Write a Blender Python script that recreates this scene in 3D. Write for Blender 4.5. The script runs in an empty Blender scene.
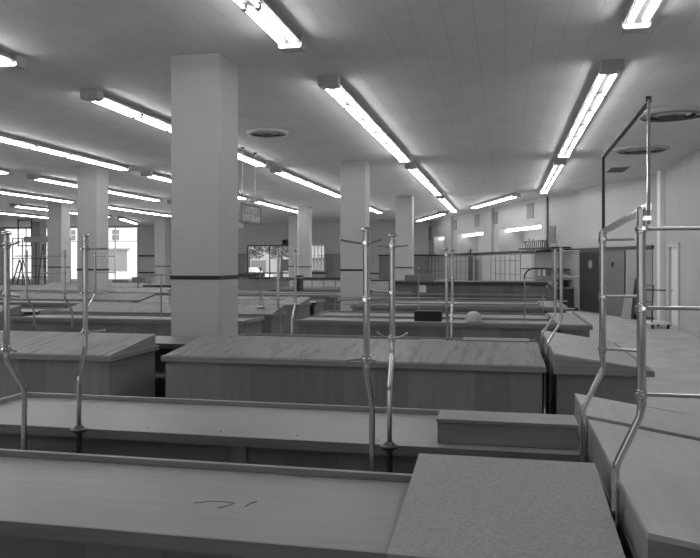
import bpy, bmesh, math, random
from mathutils import Vector, Matrix
random.seed(7)
C = bpy.context.scene.collection
sc = bpy.context.scene
PI = math.pi

# ---------------------------------------------------------------- materials
def _mat(name):
    m = bpy.data.materials.new(name); m.use_nodes = True
    nt = m.node_tree; return m, nt, nt.nodes['Principled BSDF']
def g3(v): return (v, v, v, 1)
def plain(name, v, rough=.6, metal=0.0, spec=.5, noise=.06, nscale=6.0):
    m, nt, b = _mat(name); N = nt.nodes; L = nt.links
    b.inputs['Roughness'].default_value = rough; b.inputs['Metallic'].default_value = metal
    b.inputs['Specular IOR Level'].default_value = spec
    tc = N.new('ShaderNodeTexCoord'); nz = N.new('ShaderNodeTexNoise'); nz.inputs['Scale'].default_value = nscale
    nz.inputs['Detail'].default_value = 5
    L.new(tc.outputs['Object'], nz.inputs['Vector'])
    mr = N.new('ShaderNodeMapRange'); mr.inputs[1].default_value = .3; mr.inputs[2].default_value = .7
    mr.inputs[3].default_value = v*(1-noise); mr.inputs[4].default_value = v*(1+noise)
    L.new(nz.outputs['Fac'], mr.inputs[0]); L.new(mr.outputs[0], b.inputs['Base Color'])
    return m
def mathn(N, L, op, a, b=None, c=None):
    n = N.new('ShaderNodeMath'); n.operation = op
    for i, x in enumerate((a, b, c)):
        if x is None: continue
        if isinstance(x, (int, float)): n.inputs[i].default_value = x
        else: L.new(x, n.inputs[i])
    return n.outputs[0]
def wood(name, v, grain='X', contrast=.12, board=None, baxis='X', tone=.1, seam=.8, rough=.5, streak=0.0, seamw=.02):
    """procedural timber: grain stretched along one axis, optional boards of slightly different tone"""
    m, nt, b = _mat(name); N = nt.nodes; L = nt.links
    b.inputs['Roughness'].default_value = rough; b.inputs['Specular IOR Level'].default_value = .35
    tc = N.new('ShaderNodeTexCoord'); mp = N.new('ShaderNodeMapping')
    s = {'X': (1.2, 22, 22), 'Y': (22, 1.2, 22), 'Z': (22, 22, 1.2)}[grain]
    mp.inputs['Scale'].default_value = s
    L.new(tc.outputs['Object'], mp.inputs['Vector'])
    nz = N.new('ShaderNodeTexNoise'); nz.inputs['Scale'].default_value = 1.0; nz.inputs['Detail'].default_value = 6
    nz.inputs['Distortion'].default_value = .6
    L.new(mp.outputs[0], nz.inputs['Vector'])
    mr = N.new('ShaderNodeMapRange'); mr.inputs[1].default_value = .3; mr.inputs[2].default_value = .7
    mr.inputs[3].default_value = v*(1-contrast); mr.inputs[4].default_value = v*(1+contrast)
    L.new(nz.outputs['Fac'], mr.inputs[0]); out = mr.outputs[0]
    # broad cloudy tone
    n2 = N.new('ShaderNodeTexNoise'); n2.inputs['Scale'].default_value = 1.3; L.new(tc.outputs['Object'], n2.inputs['Vector'])
    m2 = N.new('ShaderNodeMapRange'); m2.inputs[1].default_value = .3; m2.inputs[2].default_value = .7
    m2.inputs[3].default_value = .92; m2.inputs[4].default_value = 1.08
    L.new(n2.outputs['Fac'], m2.inputs[0]); out = mathn(N, L, 'MULTIPLY', out, m2.outputs[0])
    if streak:
        mp3 = N.new('ShaderNodeMapping'); mp3.inputs['Rotation'].default_value = (0, 0, .45)
        mp3.inputs['Scale'].default_value = {'X': (1, 17, 17), 'Y': (17, 1, 17), 'Z': (17, 17, 1)}[grain]
        L.new(tc.outputs['Object'], mp3.inputs['Vector'])
        n3 = N.new('ShaderNodeTexNoise'); n3.inputs['Scale'].default_value = 1.0; n3.inputs['Detail'].default_value = 2
        L.new(mp3.outputs[0], n3.inputs['Vector'])
        m3 = N.new('ShaderNodeMapRange'); m3.inputs[1].default_value = .55; m3.inputs[2].default_value = .63
        m3.inputs[3].default_value = 1; m3.inputs[4].default_value = 1-streak
        L.new(n3.outputs['Fac'], m3.inputs[0]); out = mathn(N, L, 'MULTIPLY', out, m3.outputs[0])
    if board:
        sx = N.new('ShaderNodeSeparateXYZ'); L.new(tc.outputs['Object'], sx.inputs[0])
        q = mathn(N, L, 'DIVIDE', sx.outputs[baxis], board)
        fl = mathn(N, L, 'FLOOR', q); fr = mathn(N, L, 'FRACT', q)
        wn = N.new('ShaderNodeTexWhiteNoise'); wn.noise_dimensions = '1D'; L.new(fl, wn.inputs['W'])
        m4 = N.new('ShaderNodeMapRange'); m4.inputs[3].default_value = 1-tone; m4.inputs[4].default_value = 1+tone
        L.new(wn.outputs['Value'], m4.inputs[0]); out = mathn(N, L, 'MULTIPLY', out, m4.outputs[0])
        lt = mathn(N, L, 'LESS_THAN', fr, seamw)
        sm = mathn(N, L, 'MULTIPLY_ADD', lt, seam-1, 1.0); out = mathn(N, L, 'MULTIPLY', out, sm)
    L.new(out, b.inputs['Base Color'])
    return m
def emit(name, v, s):
    m = bpy.data.materials.new(name); m.use_nodes = True; nt = m.node_tree; nt.nodes.clear()
    e = nt.nodes.new('ShaderNodeEmission'); e.inputs[0].default_value = g3(v); e.inputs[1].default_value = s
    o = nt.nodes.new('ShaderNodeOutputMaterial'); nt.links.new(e.outputs[0], o.inputs[0]); return m
def tiles(name, v):
    m, nt, b = _mat(name); N = nt.nodes; L = nt.links
    b.inputs['Roughness'].default_value = .75; b.inputs['Specular IOR Level'].default_value = .3
    tc = N.new('ShaderNodeTexCoord'); sx = N.new('ShaderNodeSeparateXYZ'); L.new(tc.outputs['Object'], sx.inputs[0])
    nz = N.new('ShaderNodeTexNoise'); nz.inputs['Scale'].default_value = 1.5; nz.inputs['Detail'].default_value = 8
    L.new(tc.outputs['Object'], nz.inputs['Vector'])
    mr = N.new('ShaderNodeMapRange'); mr.inputs[1].default_value = .3; mr.inputs[2].default_value = .7
    mr.inputs[3].default_value = v*.95; mr.inputs[4].default_value = v*1.05
    L.new(nz.outputs['Fac'], mr.inputs[0]); out = mr.outputs[0]
    qx = mathn(N, L, 'DIVIDE', sx.outputs['X'], .33); qy = mathn(N, L, 'DIVIDE', sx.outputs['Y'], .33)
    # single rows of tile differ a little in tone
    wn = N.new('ShaderNodeTexWhiteNoise'); wn.noise_dimensions = '2D'
    cb = N.new('ShaderNodeCombineXYZ'); L.new(mathn(N, L, 'FLOOR', qx), cb.inputs[0]); L.new(mathn(N, L, 'FLOOR', qy), cb.inputs[1])
    L.new(cb.outputs[0], wn.inputs['Vector'])
    out = mathn(N, L, 'MULTIPLY', out, mathn(N, L, 'MULTIPLY_ADD', wn.outputs['Value'], .035, .98))
    lx = mathn(N, L, 'LESS_THAN', mathn(N, L, 'FRACT', qx), .032)
    out = mathn(N, L, 'MULTIPLY', out, mathn(N, L, 'MULTIPLY_ADD', lx, -.17, 1.0))
    ly = mathn(N, L, 'LESS_THAN', mathn(N, L, 'FRACT', qy), .02)
    out = mathn(N, L, 'MULTIPLY', out, mathn(N, L, 'MULTIPLY_ADD', ly, -.06, 1.0))
    L.new(out, b.inputs['Base Color']); return m

M = {}
M['ceiling'] = tiles('ceiling_tile', .62)
M['plaster'] = plain('painted_plaster', .44, .8, noise=.03, nscale=2)
M['backwall'] = plain('grey_painted_wall', .62, .8, noise=.03, nscale=2)
M['column'] = plain('column_paint', .44, .7, noise=.03, nscale=3)
M['stripe'] = plain('black_stripe', .012, .5)
M['floor'] = plain('dusty_floor', .55, .55, noise=.16, nscale=1.7)
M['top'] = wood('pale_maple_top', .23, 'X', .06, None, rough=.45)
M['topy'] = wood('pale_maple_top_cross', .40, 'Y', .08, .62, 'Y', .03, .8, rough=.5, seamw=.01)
M['lid'] = wood('plank_lid', .22, 'Y', .10, .43, 'X', .10, .8, streak=.3, seamw=.008)
M['lidx'] = wood('plank_lid_long', .28, 'X', .10, .3, 'Y', .07, .75)
M['ply'] = plain('rough_plywood', .27, .7, noise=.17, nscale=80)
M['face'] = wood('counter_face', .155, 'Z', .08, .30, 'X', .15, .8, seamw=.01)
M['facey'] = wood('counter_side', .18, 'Z', .14, .3, 'Y', .10, .85, seamw=.01)
M['rim'] = wood('hardwood_rim', .17, 'X', .12)
M['rimlight'] = wood('light_rim', .24, 'X', .10)
M['darkwood'] = wood('dark_wood', .05, 'X', .2)
M['panel'] = wood('wall_panelling', .30, 'Z', .10, .6, 'X', .12, .8, seamw=.01)
M['box'] = wood('box_board', .22, 'X', .2)
M['chrome'] = plain('chrome', .62, .13, 1.0, noise=.02, nscale=3)
M['steel'] = plain('brushed_steel', .38, .35, 1.0, noise=.03, nscale=3)
M['darksteel'] = plain('dark_steel', .07, .4, .8)
M['white'] = plain('white_enamel', .8, .35, noise=.02)
M['lightgrey'] = plain('light_grey_paint', .5, .6)
M['fixture'] = plain('fixture_enamel', .42, .45, noise=.03)
M['reflector'] = plain('reflector_enamel', .07, .5, noise=.02)
M['screen'] = plain('screen_grey', .08, .5)
M['holder'] = plain('holder_grey', .05, .5)
M['signgrey'] = plain('sign_grey', .3, .6)
M['grey'] = plain('mid_grey_paint', .22, .6)
M['dark'] = plain('dark_grey_paint', .045, .5)
M['black'] = plain('matt_black', .01, .6)
M['rubber'] = plain('rubber', .02, .8)
M['doorgrey'] = plain('door_paint', .14, .45)
M['tube'] = emit('fluorescent_tube', 1.0, 24.0)
M['tubedim'] = emit('cove_tube', 1.0, 5.0)
M['cloth'] = plain('pale_cloth', .55, .9, noise=.15, nscale=25)
M['paper'] = plain('white_paper', .75, .8)
M['pencil'] = plain('pencil_mark', .15, .8)
M['asphalt'] = plain('street_asphalt', .3, .9)
M['stucco'] = plain('white_stucco', .85, .9)
M['leaf'] = plain('foliage', .13, .8, noise=.5, nscale=4)
M['bark'] = plain('bark', .08, .9)
def glass():
    m = bpy.data.materials.new('window_glass'); m.use_nodes = True; nt = m.node_tree; nt.nodes.clear()
    t = nt.nodes.new('ShaderNodeBsdfTransparent'); t.inputs[0].default_value = g3(.93)
    gl = nt.nodes.new('ShaderNodeBsdfGlossy'); gl.inputs['Roughness'].default_value = .03
    mx = nt.nodes.new('ShaderNodeMixShader'); mx.inputs[0].default_value = .07
    o = nt.nodes.new('ShaderNodeOutputMaterial')
    nt.links.new(t.outputs[0], mx.inputs[1]); nt.links.new(gl.outputs[0], mx.inputs[2]); nt.links.new(mx.outputs[0], o.inputs[0]); return m
M['glass'] = glass()

# ---------------------------------------------------------------- mesh builder
class MB:
    def __init__(s): s.v = []; s.f = []; s.smooth = []
    def add(s, vs, fs, sm=False):
        o = len(s.v); s.v += [tuple(v) for v in vs]; s.f += [tuple(i+o for i in f) for f in fs]; s.smooth += [sm]*len(fs); return s
    def box(s, x0, x1, y0, y1, z0, z1):
        v = [(x, y, z) for z in (z0, z1) for y in (y0, y1) for x in (x0, x1)]
        return s.add(v, [(0, 2, 3, 1), (4, 5, 7, 6), (0, 1, 5, 4), (2, 6, 7, 3), (0, 4, 6, 2), (1, 3, 7, 5)])
    def hexa(s, b, t):
        """b, t: 4 points each, counter-clockwise from above"""
        return s.add(list(b)+list(t), [(3, 2, 1, 0), (4, 5, 6, 7), (0, 1, 5, 4), (1, 2, 6, 5), (2, 3, 7, 6), (3, 0, 4, 7)])
    def tube(s, pts, r, n=10, cap=True):
        P = [Vector(p) for p in pts]; rs = r if isinstance(r, (list, tuple)) else [r]*len(P)
        vs = []; up = None
        for i, p in enumerate(P):
            if i == 0: d = P[1]-P[0]
            elif i == len(P)-1: d = P[-1]-P[-2]
            else: d = (P[i+1]-P[i]).normalized()+(P[i]-P[i-1]).normalized()
            d.normalize()
            if up is None:
                up = Vector((1, 0, 0)) if abs(d.x) < .8 else Vector((0, 1, 0))
            up = (up - d*up.dot(d)).normalized(); w = d.cross(up)
            for k in range(n):
                a = 2*PI*k/n; vs.append(p+(up*math.cos(a)+w*math.sin(a))*rs[i])
        fs = [(i*n+k, i*n+(k+1) % n, (i+1)*n+(k+1) % n, (i+1)*n+k) for i in range(len(P)-1) for k in range(n)]
        s.add(vs, fs, True)
        if cap:
            o = len(s.v)-len(vs)
            s.f += [tuple(o+k for k in reversed(range(n))), tuple(o+(len(P)-1)*n+k for k in range(n))]; s.smooth += [False, False]
        return s
    def lathe(s, c, prof, n=16, axis='Z'):
        cx, cy, cz = c; vs = []
        for r, h in prof:
            for k in range(n):
                a = 2*PI*k/n
                if axis == 'Z': vs.append((cx+r*math.cos(a), cy+r*math.sin(a), cz+h))
                elif axis == 'Y': vs.append((cx+r*math.cos(a), cy+h, cz+r*math.sin(a)))
                else: vs.append((cx+h, cy+r*math.cos(a), cz+r*math.sin(a)))
        m = len(prof)
        fs = [(i*n+k, i*n+(k+1) % n, (i+1)*n+(k+1) % n, (i+1)*n+k) for i in range(m-1) for k in range(n)]
        s.add(vs, fs, True)
        o = len(s.v)-len(vs); s.f += [tuple(o+k for k in reversed(range(n))), tuple(o+(m-1)*n+k for k in range(n))]; s.smooth += [False]*2
        return s
    def build(s, name, mat, parent=None, bevel=0, loc=None, rz=0):
        me = bpy.data.meshes.new(name); me.from_pydata(s.v, [], s.f)
        me.polygons.foreach_set('use_smooth', s.smooth); me.update()
        bm = bmesh.new(); bm.from_mesh(me); bmesh.ops.recalc_face_normals(bm, faces=bm.faces); bm.to_mesh(me); bm.free()
        me.set_sharp_from_angle(angle=math.radians(38))
        o = bpy.data.objects.new(name, me); C.objects.link(o)
        me.materials.append(M[mat] if isinstance(mat, str) else mat)
        if parent: o.parent = parent
        if loc: o.location = loc
        if rz: o.rotation_euler.z = rz
        if bevel:
            b = o.modifiers.new('bevel', 'BEVEL'); b.width = bevel; b.segments = 2; b.limit_method = 'ANGLE'
        return o
def tag(o, label, cat, group=None):
    o['label'] = label; o['category'] = cat
    if group: o['group'] = group
    return o
def thing(name, label, cat, loc=(0, 0, 0), rz=0, group=None):
    o = bpy.data.objects.new(name, None); C.objects.link(o); o.location = loc; o.rotation_euler.z = rz
    o.empty_display_size = .2
    return tag(o, label, cat, group)
def struct(o): o['kind'] = 'structure'; return o
def copy_tree(o, parent=None):
    c = o.copy(); C.objects.link(c)
    if parent: c.parent = parent
    for ch in [q for q in bpy.data.objects if q.parent == o]: copy_tree(ch, c)
    return c
ORD = ['first', 'second', 'third', 'fourth', 'fifth', 'sixth', 'seventh', 'eighth', 'ninth']

# ---------------------------------------------------------------- the setting
HC = 4.40          # ceiling height
XR, XL, YB, YF = 4.45, -38.0, 46.4, -7.0
WP = (4.02, 23.78); WA = math.atan2(.9317, -.3633)   # the slanting wall: local x runs away from the camera, local y into the room
struct(MB().box(XL-.3, 13, YF-.3, YB+.3, -.2, 0).build('floor', 'floor'))
struct(MB().box(XL-.3, 13, YF-.3, YB+.3, HC, HC+.25).build('ceiling', 'ceiling'))
struct(MB().box(XL-.3, XL, YF-.3, YB+.3, 0, HC).build('wall_left', 'plaster'))
ADDED_WINDOWS = [(-24.5, -21.5), (-16.5, -14.0), (-9.0, -7.0), (-3.1, -1.7), (1.8, 3.0)]     # unseen windows added behind the camera to put highlights on the chrome posts
fw = MB().box(XL, XR, YF-.3, YF, 0, .7).box(XL, XR, YF-.3, YF, 3.5, HC)
xs = [XL]+[q for p in ADDED_WINDOWS for q in p]+[XR]
for i in range(0, len(xs), 2): fw.box(xs[i], xs[i+1], YF-.3, YF, .7, 3.5)
struct(fw.build('wall_front', 'plaster'))
for i, (a, b) in enumerate(ADDED_WINDOWS):
    f = MB().box(a, b, YF-.2, YF-.1, .7, .78).box(a, b, YF-.2, YF-.1, 3.42, 3.5).box(a, a+.07, YF-.2, YF-.1, .78, 3.42).box(b-.07, b, YF-.2, YF-.1, .78, 3.42)
    o = struct(f.build('window_%d' % (i+4), 'white'))  # added opening, out of view, lets sky light reach the chrome
    MB().box((a+b)/2-.03, (a+b)/2+.03, YF-.19, YF-.11, .78, 3.42).build('mullion', 'white', o)
    MB().box(a+.07, b-.07, YF-.16, YF-.155, .78, 3.42).build('pane', 'glass', o)
rw = MB().box(XR, XR+.25, YF-.3, 20.1, 0, HC).box(XR, XR+.25, 20.1, 21.35, 2.28, HC).box(XR, XR+.25, 21.35, 22.75, 0, HC)
struct(rw.build('wall_right', 'plaster'))
struct(MB().box(XR-.13, XR, 21.9, 22.35, 0, HC).build('trim_1', 'white'))
# back wall with the shop windows
W1 = (-36.0, -25.25, .55, 4.3); W2 = (-17.15, -13.95, .62, 2.97); W3 = (-12.65, -11.69, 1.22, 2.95)
bw = MB()
def band(x0, x1, z0, z1): bw.box(x0, x1, YB, YB+.25, z0, z1)
band(XL, W1[0], 0, HC); band(W1[0], W1[1], 0, W1[2]); band(W1[0], W1[1], W1[3], HC)
band(W1[1], W2[0], 0, HC); band(W2[0], W2[1], 0, W2[2]); band(W2[0], W2[1], W2[3], HC)
band(W2[1], W3[0], 0, HC); band(W3[0], W3[1], 0, W3[2]); band(W3[0], W3[1], W3[3], HC); band(W3[1], -3.6, 0, HC)
struct(bw.build('wall_back', 'backwall'))
def window(n, W, nx, hz, th=.06, fm='white'):
    x0, x1, z0, z1 = W
    f = MB(); y0, y1 = YB+.02, YB+.14
    f.box(x0, x1, y0-.06, y1, z0, z0+th).box(x0, x1, y0-.06, y1, z1-th, z1).box(x0, x0+th, y0-.06, y1, z0+th, z1-th).box(x1-th, x1, y0-.06, y1, z0+th, z1-th)
    o = struct(f.build('window_%d' % n, fm))
    m = MB()
    for i in range(1, nx):
        x = x0+(x1-x0)*i/nx; m.box(x-.03, x+.03, y0, y1-.03, z0+th, z1-th)
    for z in hz: m.box(x0+th, x1-th, y0+.01, y1-.04, z-.025, z+.025)
    m.build('muntins', fm, o)
    MB().box(x0+th, x1-th, YB+.09, YB+.095, z0+th, z1-th).build('pane', 'glass', o)
    MB().box(x0-.05, x1+.05, YB-.12, YB+.02, z0-.06, z0).build('sill', fm, o)
window(1, W1, 6, [3.3]); window(2, W2, 2, [], .07, 'darksteel'); window(3, W3, 4, [2.25], .05)
struct(MB().box(-25.2, -3.9, YB-.06, YB, 1.03, 1.12).box(-25.2, -17.9, YB-.06, YB, 2.2, 2.3).build('trim_2', 'darkwood'))
# slanting wall, built in its own frame
aw = MB()
OPS = [(7.1, 11.8), (14.05, 18.3), (20.9, 23.0)]
Z0, Z1 = 2.28, 3.38
aw.box(-1.25, 25.5, -.25, 0, 0, Z0).box(-1.25, 25.5, -.25, 0, Z1, HC)
xs = [-1.25]+[a for p in OPS for a in p]+[25.5]
for i in range(0, len(xs), 2): aw.box(xs[i], xs[i+1], -.25, 0, Z0, Z1)
for a, b in OPS:
    aw.box(a-.05, b+.05, -1.3, -1.2, Z0-.1, Z1+.1).box(a-.05, b+.05, -1.2, -.25, Z0-.1, Z0).box(a-.05, b+.05, -1.2, -.25, Z1, Z1+.1)
    aw.box(a-.05, a, -1.2, -.25, Z0, Z1).box(b, b+.05, -1.2, -.25, Z0, Z1)
WL = (WP[0], WP[1], 0)
struct(aw.build('wall_slanting', 'plaster', loc=WL, rz=WA))
struct(MB().box(-.9, 25, 0, .07, 2.18, 2.28).build('trim_3', 'darkwood', loc=WL, rz=WA))
struct(MB().box(6.38, 6.5, 0, .08, 2.28, HC).build('trim_4', 'grey', loc=WL, rz=WA))
struct(MB().box(12.55, 13.3, 0, .12, 2.28, HC).box(19.1, 19.9, 0, .12, 2.28, HC).build('trim_5', 'plaster', loc=WL, rz=WA))
struct(MB().box(-.85, .55, 0, .03, .12, 2.18).box(3.8, 5.0, 0, .03, .12, 2.18).box(5.05, 8.0, 0, .03, .9, 2.18).build('trim_6', 'panel', loc=WL, rz=WA))
struct(MB().box(3.85, 25, 0, .04, 0, .12).box(-.9, .55, 0, .04, 0, .12).build('baseboard_right', 'darkwood', loc=WL, rz=WA))
def door(n, x0, x1, mat, hole, hm):
    if hm == 'cloth': hm = 'grey'
    d = MB().box(x0, x1, 0, .06, .04, 2.15).build('door_%d' % n, mat, loc=WL, rz=WA, bevel=.005); struct(d)
    MB().lathe(((x0+x1)/2+.1, .06, 1.70), [(.15, 0), (.15, .015), (.115, .02), (.115, .005)], 24, 'Y').build('porthole_ring', 'grey' if hm != 'cloth' else 'steel', d)
    MB().lathe(((x0+x1)/2+.1, .061, 1.70), [(.11, 0), (.11, .008)], 24, 'Y').build('porthole', hm, d)
    MB().box(x0+.12, x1-.12, .06, .068, .1, .5).build('kick_plate', mat, d)
door(1, 1.86, 3.66, 'black', 0, 'cloth'); door(2, .66, 1.82, 'doorgrey', 0, 'black')
f = MB().box(XR-.04, XR+.05, 20.1, 20.2, 0, 2.28).box(XR-.04, XR+.05, 21.25, 21.35, 0, 2.28).box(XR-.04, XR+.05, 20.2, 21.25, 2.18, 2.28)
d3 = struct(f.build('door_3', 'lightgrey'))
MB().box(XR+.03, XR+.08, 20.2, 21.25, .02, 2.18).build('door_leaf', 'white', d3)
MB().lathe((XR+.01, 21.15, 1.0), [(.03, 0), (.03, .03)], 12, 'X').build('door_knob', 'steel', d3)

# louvred grilles high on the slanting wall
for i, (a, b, z0, z1) in enumerate([(5.72, 6.32, 2.53, 3.22), (7.8, 8.53, 3.63, 4.28), (12.0, 12.5, 3.61, 4.2), (14.6, 15.3, 3.6, 4.25), (18.9, 19.05, 3.63, 4.2), (23.6, 24.3, 3.2, 4.1)]):
    if i == 4: a, b = 18.35, 19.0
    m = MB().box(a, b, 0, .02, z0, z1)
    g = m.build('wall_grille', 'grey', loc=WL, rz=WA)
    tag(g, ['grey louvred grille beside the dark vertical strip, low on the wall', 'large grey grille above the nearest lit wall opening', 'grey wall grille just right of the wall pier between two lit openings',
            'grey grille above the middle lit wall opening, at its near end', 'grey grille above the middle lit wall opening, at its far end', 'tall grey grille at the far left end of the slanting wall'][i], 'grille', 'grilles along the slanting wall')
    s = MB(); z = z0+.05
    while z < z1-.05: s.box(a+.04, b-.04, .02, .035, z, z+.025); z += .06
    s.build('louvres', 'grey', g)

# ---------------------------------------------------------------- columns
def column(x, y, label, w=.66, stripe=1.565, conduit=False):
    t = thing('column', label, 'column', (x+w/2, y+w/2, 0), 0, 'square columns of the sales floor')
    MB().box(-w/2, w/2, -w/2, w/2, 0, HC).build('shaft', 'column', t, bevel=.012)
    MB().box(-w/2-.006, w/2+.006, -w/2-.006, w/2+.006, stripe-.025, stripe+.025).build('stripe', 'stripe', t)
    if conduit: MB().tube([(-w/2-.03, -.2, 0), (-w/2-.03, -.2, HC)], .025, 8).build('conduit', 'white', t)
    return t
column(-4.17, 8.5, 'nearest and largest square grey column with a black stripe')
column(-4.21, 18.35, 'square column just left of the picture centre, behind the chrome posts')
column(-4.25, 28.3, 'square column right of centre, farthest of the right-hand row')
column(-11.62, 17.95, 'broad square column on the left between the bright windows', w=.61)
column(-11.7, 28.1, 'square column hidden behind the nearest column')
column(-11.7, 38.2, 'slim distant column at the right side of the shop window')
c = column(-9.56, 32.8, 'distant column with a pale conduit along its left edge', w=.52, conduit=True)
column(-19.75, 28.3, 'narrow column near the left edge, right of the ladders')
column(-19.75, 38.2, 'distant column just left of the nearest column, against the back wall')
column(-29.9, 41.1, 'far pale column at the left edge, in front of the window wall')

# ---------------------------------------------------------------- ceiling lights
NSEG = 6
def make_light(L=8.05):
    t = thing('ceiling_light', '', 'light', (0, 0, HC))
    h = MB().hexa([(-.135, .02, -.088), (.135, .02, -.088), (.135, L-.02, -.088), (-.135, L-.02, -.088)], [(-.07, .02, 0), (.07, .02, 0), (.07, L-.02, 0), (-.07, L-.02, 0)])
    h.build('housing', 'fixture', t)
    r = MB().box(-.12, .12, .16, L-.16, -.094, -.088)
    r.build('reflector', 'reflector', t)
    for y in (0, L):
        s = 1 if y == 0 else -1
        e = MB(); n = 6
        pr = [(-.145, 0), (-.145, -.12)]+[(-.145+.03*(1-math.cos(a)), -.12-.03*math.sin(a)) for a in (PI/4, PI/2)]+[(.145-.03*(1-math.cos(a)), -.12-.03*math.sin(a)) for a in (PI/2, PI/4)]+[(.145, -.12), (.145, 0)]
        k = len(pr); y0, y1 = (y-.02, y+.16) if s > 0 else (y-.16, y+.02)
        e.add([(x, y0, z) for x, z in pr]+[(x, y1, z) for x, z in pr], [tuple(range(k)), tuple(range(2*k-1, k-1, -1))]+[(i, (i+1) % k, (i+1) % k+k, i+k) for i in range(k)])
        e.build('end_cap', 'fixture', t)
    seg = (L-.34)/NSEG
    for sx in (-1, 1):
        for k in range(NSEG):
            y0 = .17+k*seg
            tb = MB().tube([(sx*.075, y0+.025, -.125), (sx*.075, y0+seg-.025, -.125)], .017, 8, True).build('tube', 'tube', t)
    for k in range(1, NSEG):
        y0 = .17+k*seg
        m = MB()
        m.box(-.097, .097, y0-.02, y0+.02, -.105, -.09)
        for sx in (-1, 1): m.add([(a, b, c) for c in (-.10, -.152) for b in (y0-.035, y0+.035) for a in (sx*.075-.022, sx*.075+.022)], [(0,1,3,2),(4,6,7,5),(0,4,5,1),(2,3,7,6),(0,2,6,4),(1,5,7,3)])
        m.build('lamp_holder', 'holder', t)
    return t
L0 = make_light()
SEGS = {'A': .15, 'B': 9.9, 'C': 19.0, 'D': 28.1}
ROWS = [(1.37, 'ABC'), (-2.45, 'ABCD'), (-6.2, 'ABCD'), (-10.1, 'ABCD'), (-13.8, 'BCD'), (-17.7, 'BCD'), (-21.4, 'CD'), (-25.1, 'D')]
first = True
for ri, (x, ss) in enumerate(ROWS):
    for s in ss:
        t = L0 if first else copy_tree(L0); first = False
        t.location = (x, SEGS[s], HC)
        if (ri == 0 and s == 'A'): t.location.y = .25
        rn = 'rightmost row' if ri == 0 else ('leftmost row' if ri == len(ROWS)-1 else ORD[ri]+' row from the right')
        tag(t, 'twin-tube ceiling strip light, %s, %s from the camera' % (rn, ORD['ABCD'.index(s)]), 'light', 'fluorescent strips on the ceiling')
for (ax, ay), (bx, by), lab in [((.44, 27.9), (-1.45, 33.75), 'slanting strip light along the right-hand slanting wall, nearer one'),
                                ((-2.95, 36.9), (-5.2, 43.6), 'slanting strip light along the right-hand slanting wall, farther one'),
                                ((-21.5, 37.4), (-23.3, 42.6), 'short slanting strip light in front of the bright left shop window')]:
    t = copy_tree(L0); d = math.hypot(bx-ax, by-ay)
    t.location = (ax, ay, HC); t.rotation_euler.z = math.atan2(by-ay, bx-ax)-PI/2; t.scale = (1, d/8.05, 1)
    tag(t, lab, 'light', 'fluorescent strips on the ceiling')
# lights inside the three wall openings
for i, (a, b) in enumerate(OPS):
    v = Vector((math.cos(WA), math.sin(WA))); n = Vector((-math.sin(WA), math.cos(WA)))
    p = Vector(WP)+v*(a+.02)+n*(-.36); ln = b-a-.04
    t = thing('cove_light', '', 'light', (p.x, p.y, Z1), WA)
    MB().box(0, ln, -.06, .06, -.04, 0).build('housing', 'fixture', t)
    for k in range(3): MB().box(ln*k/3+.03, ln*(k+1)/3-.03, -.05, .05, -.17, -.04).build('diffuser', 'tubedim', t)
    tag(t, 'strip light at the top of the %s lit opening in the slanting wall' % ['nearest', 'middle', 'farthest'][i], 'light', 'strips in the wall openings')

# ceiling diffusers
def diffuser(x, y, r, label):
    t = thing('ceiling_diffuser', label, 'air vent', (x, y, HC), 0, 'round ceiling diffusers')
    for k, (a, nm) in enumerate([(1.0, 'ring'), (.76, 'ring'), (.52, 'ring'), (.28, 'ring')]):
        MB().lathe((0, 0, 0), [(r*a, 0), (r*a, -.02), (r*(a-.13), -.05), (r*(a-.15), -.045), (r*(a-.02), -.01)], 36).build(nm, 'grey' if k % 2 else 'lightgrey', t)
    MB().lathe((0, 0, 0), [(r*.97, -.004), (r*.97, -.001)], 36).build('throat', 'dark', t)
diffuser(-4.7, 13.9, .42, 'round ceiling diffuser right of the nearest column')
diffuser(3.1, 17.8, .62, 'round ceiling diffuser at the right, behind the sign frame')
diffuser(2.9, 13.7, .62, 'round ceiling diffuser at the right edge, nearer the camera')
diffuser(-7.2, 43.5, .45, 'small far round diffuser above the back wall')
v = tag(MB().box(-.27, .27, -.6, .6, -.02, 0).build('ceiling_vent', 'lightgrey', loc=(3.1, 21.5, HC)), 'small square louvred vent in the ceiling near the right wall', 'air vent')
m = MB()
for k in range(4): m.box(-.23, .23, -.54+k*.28, -.54+k*.28+.2, -.032, -.02)
m.build('louvres', 'dark', v)

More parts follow.
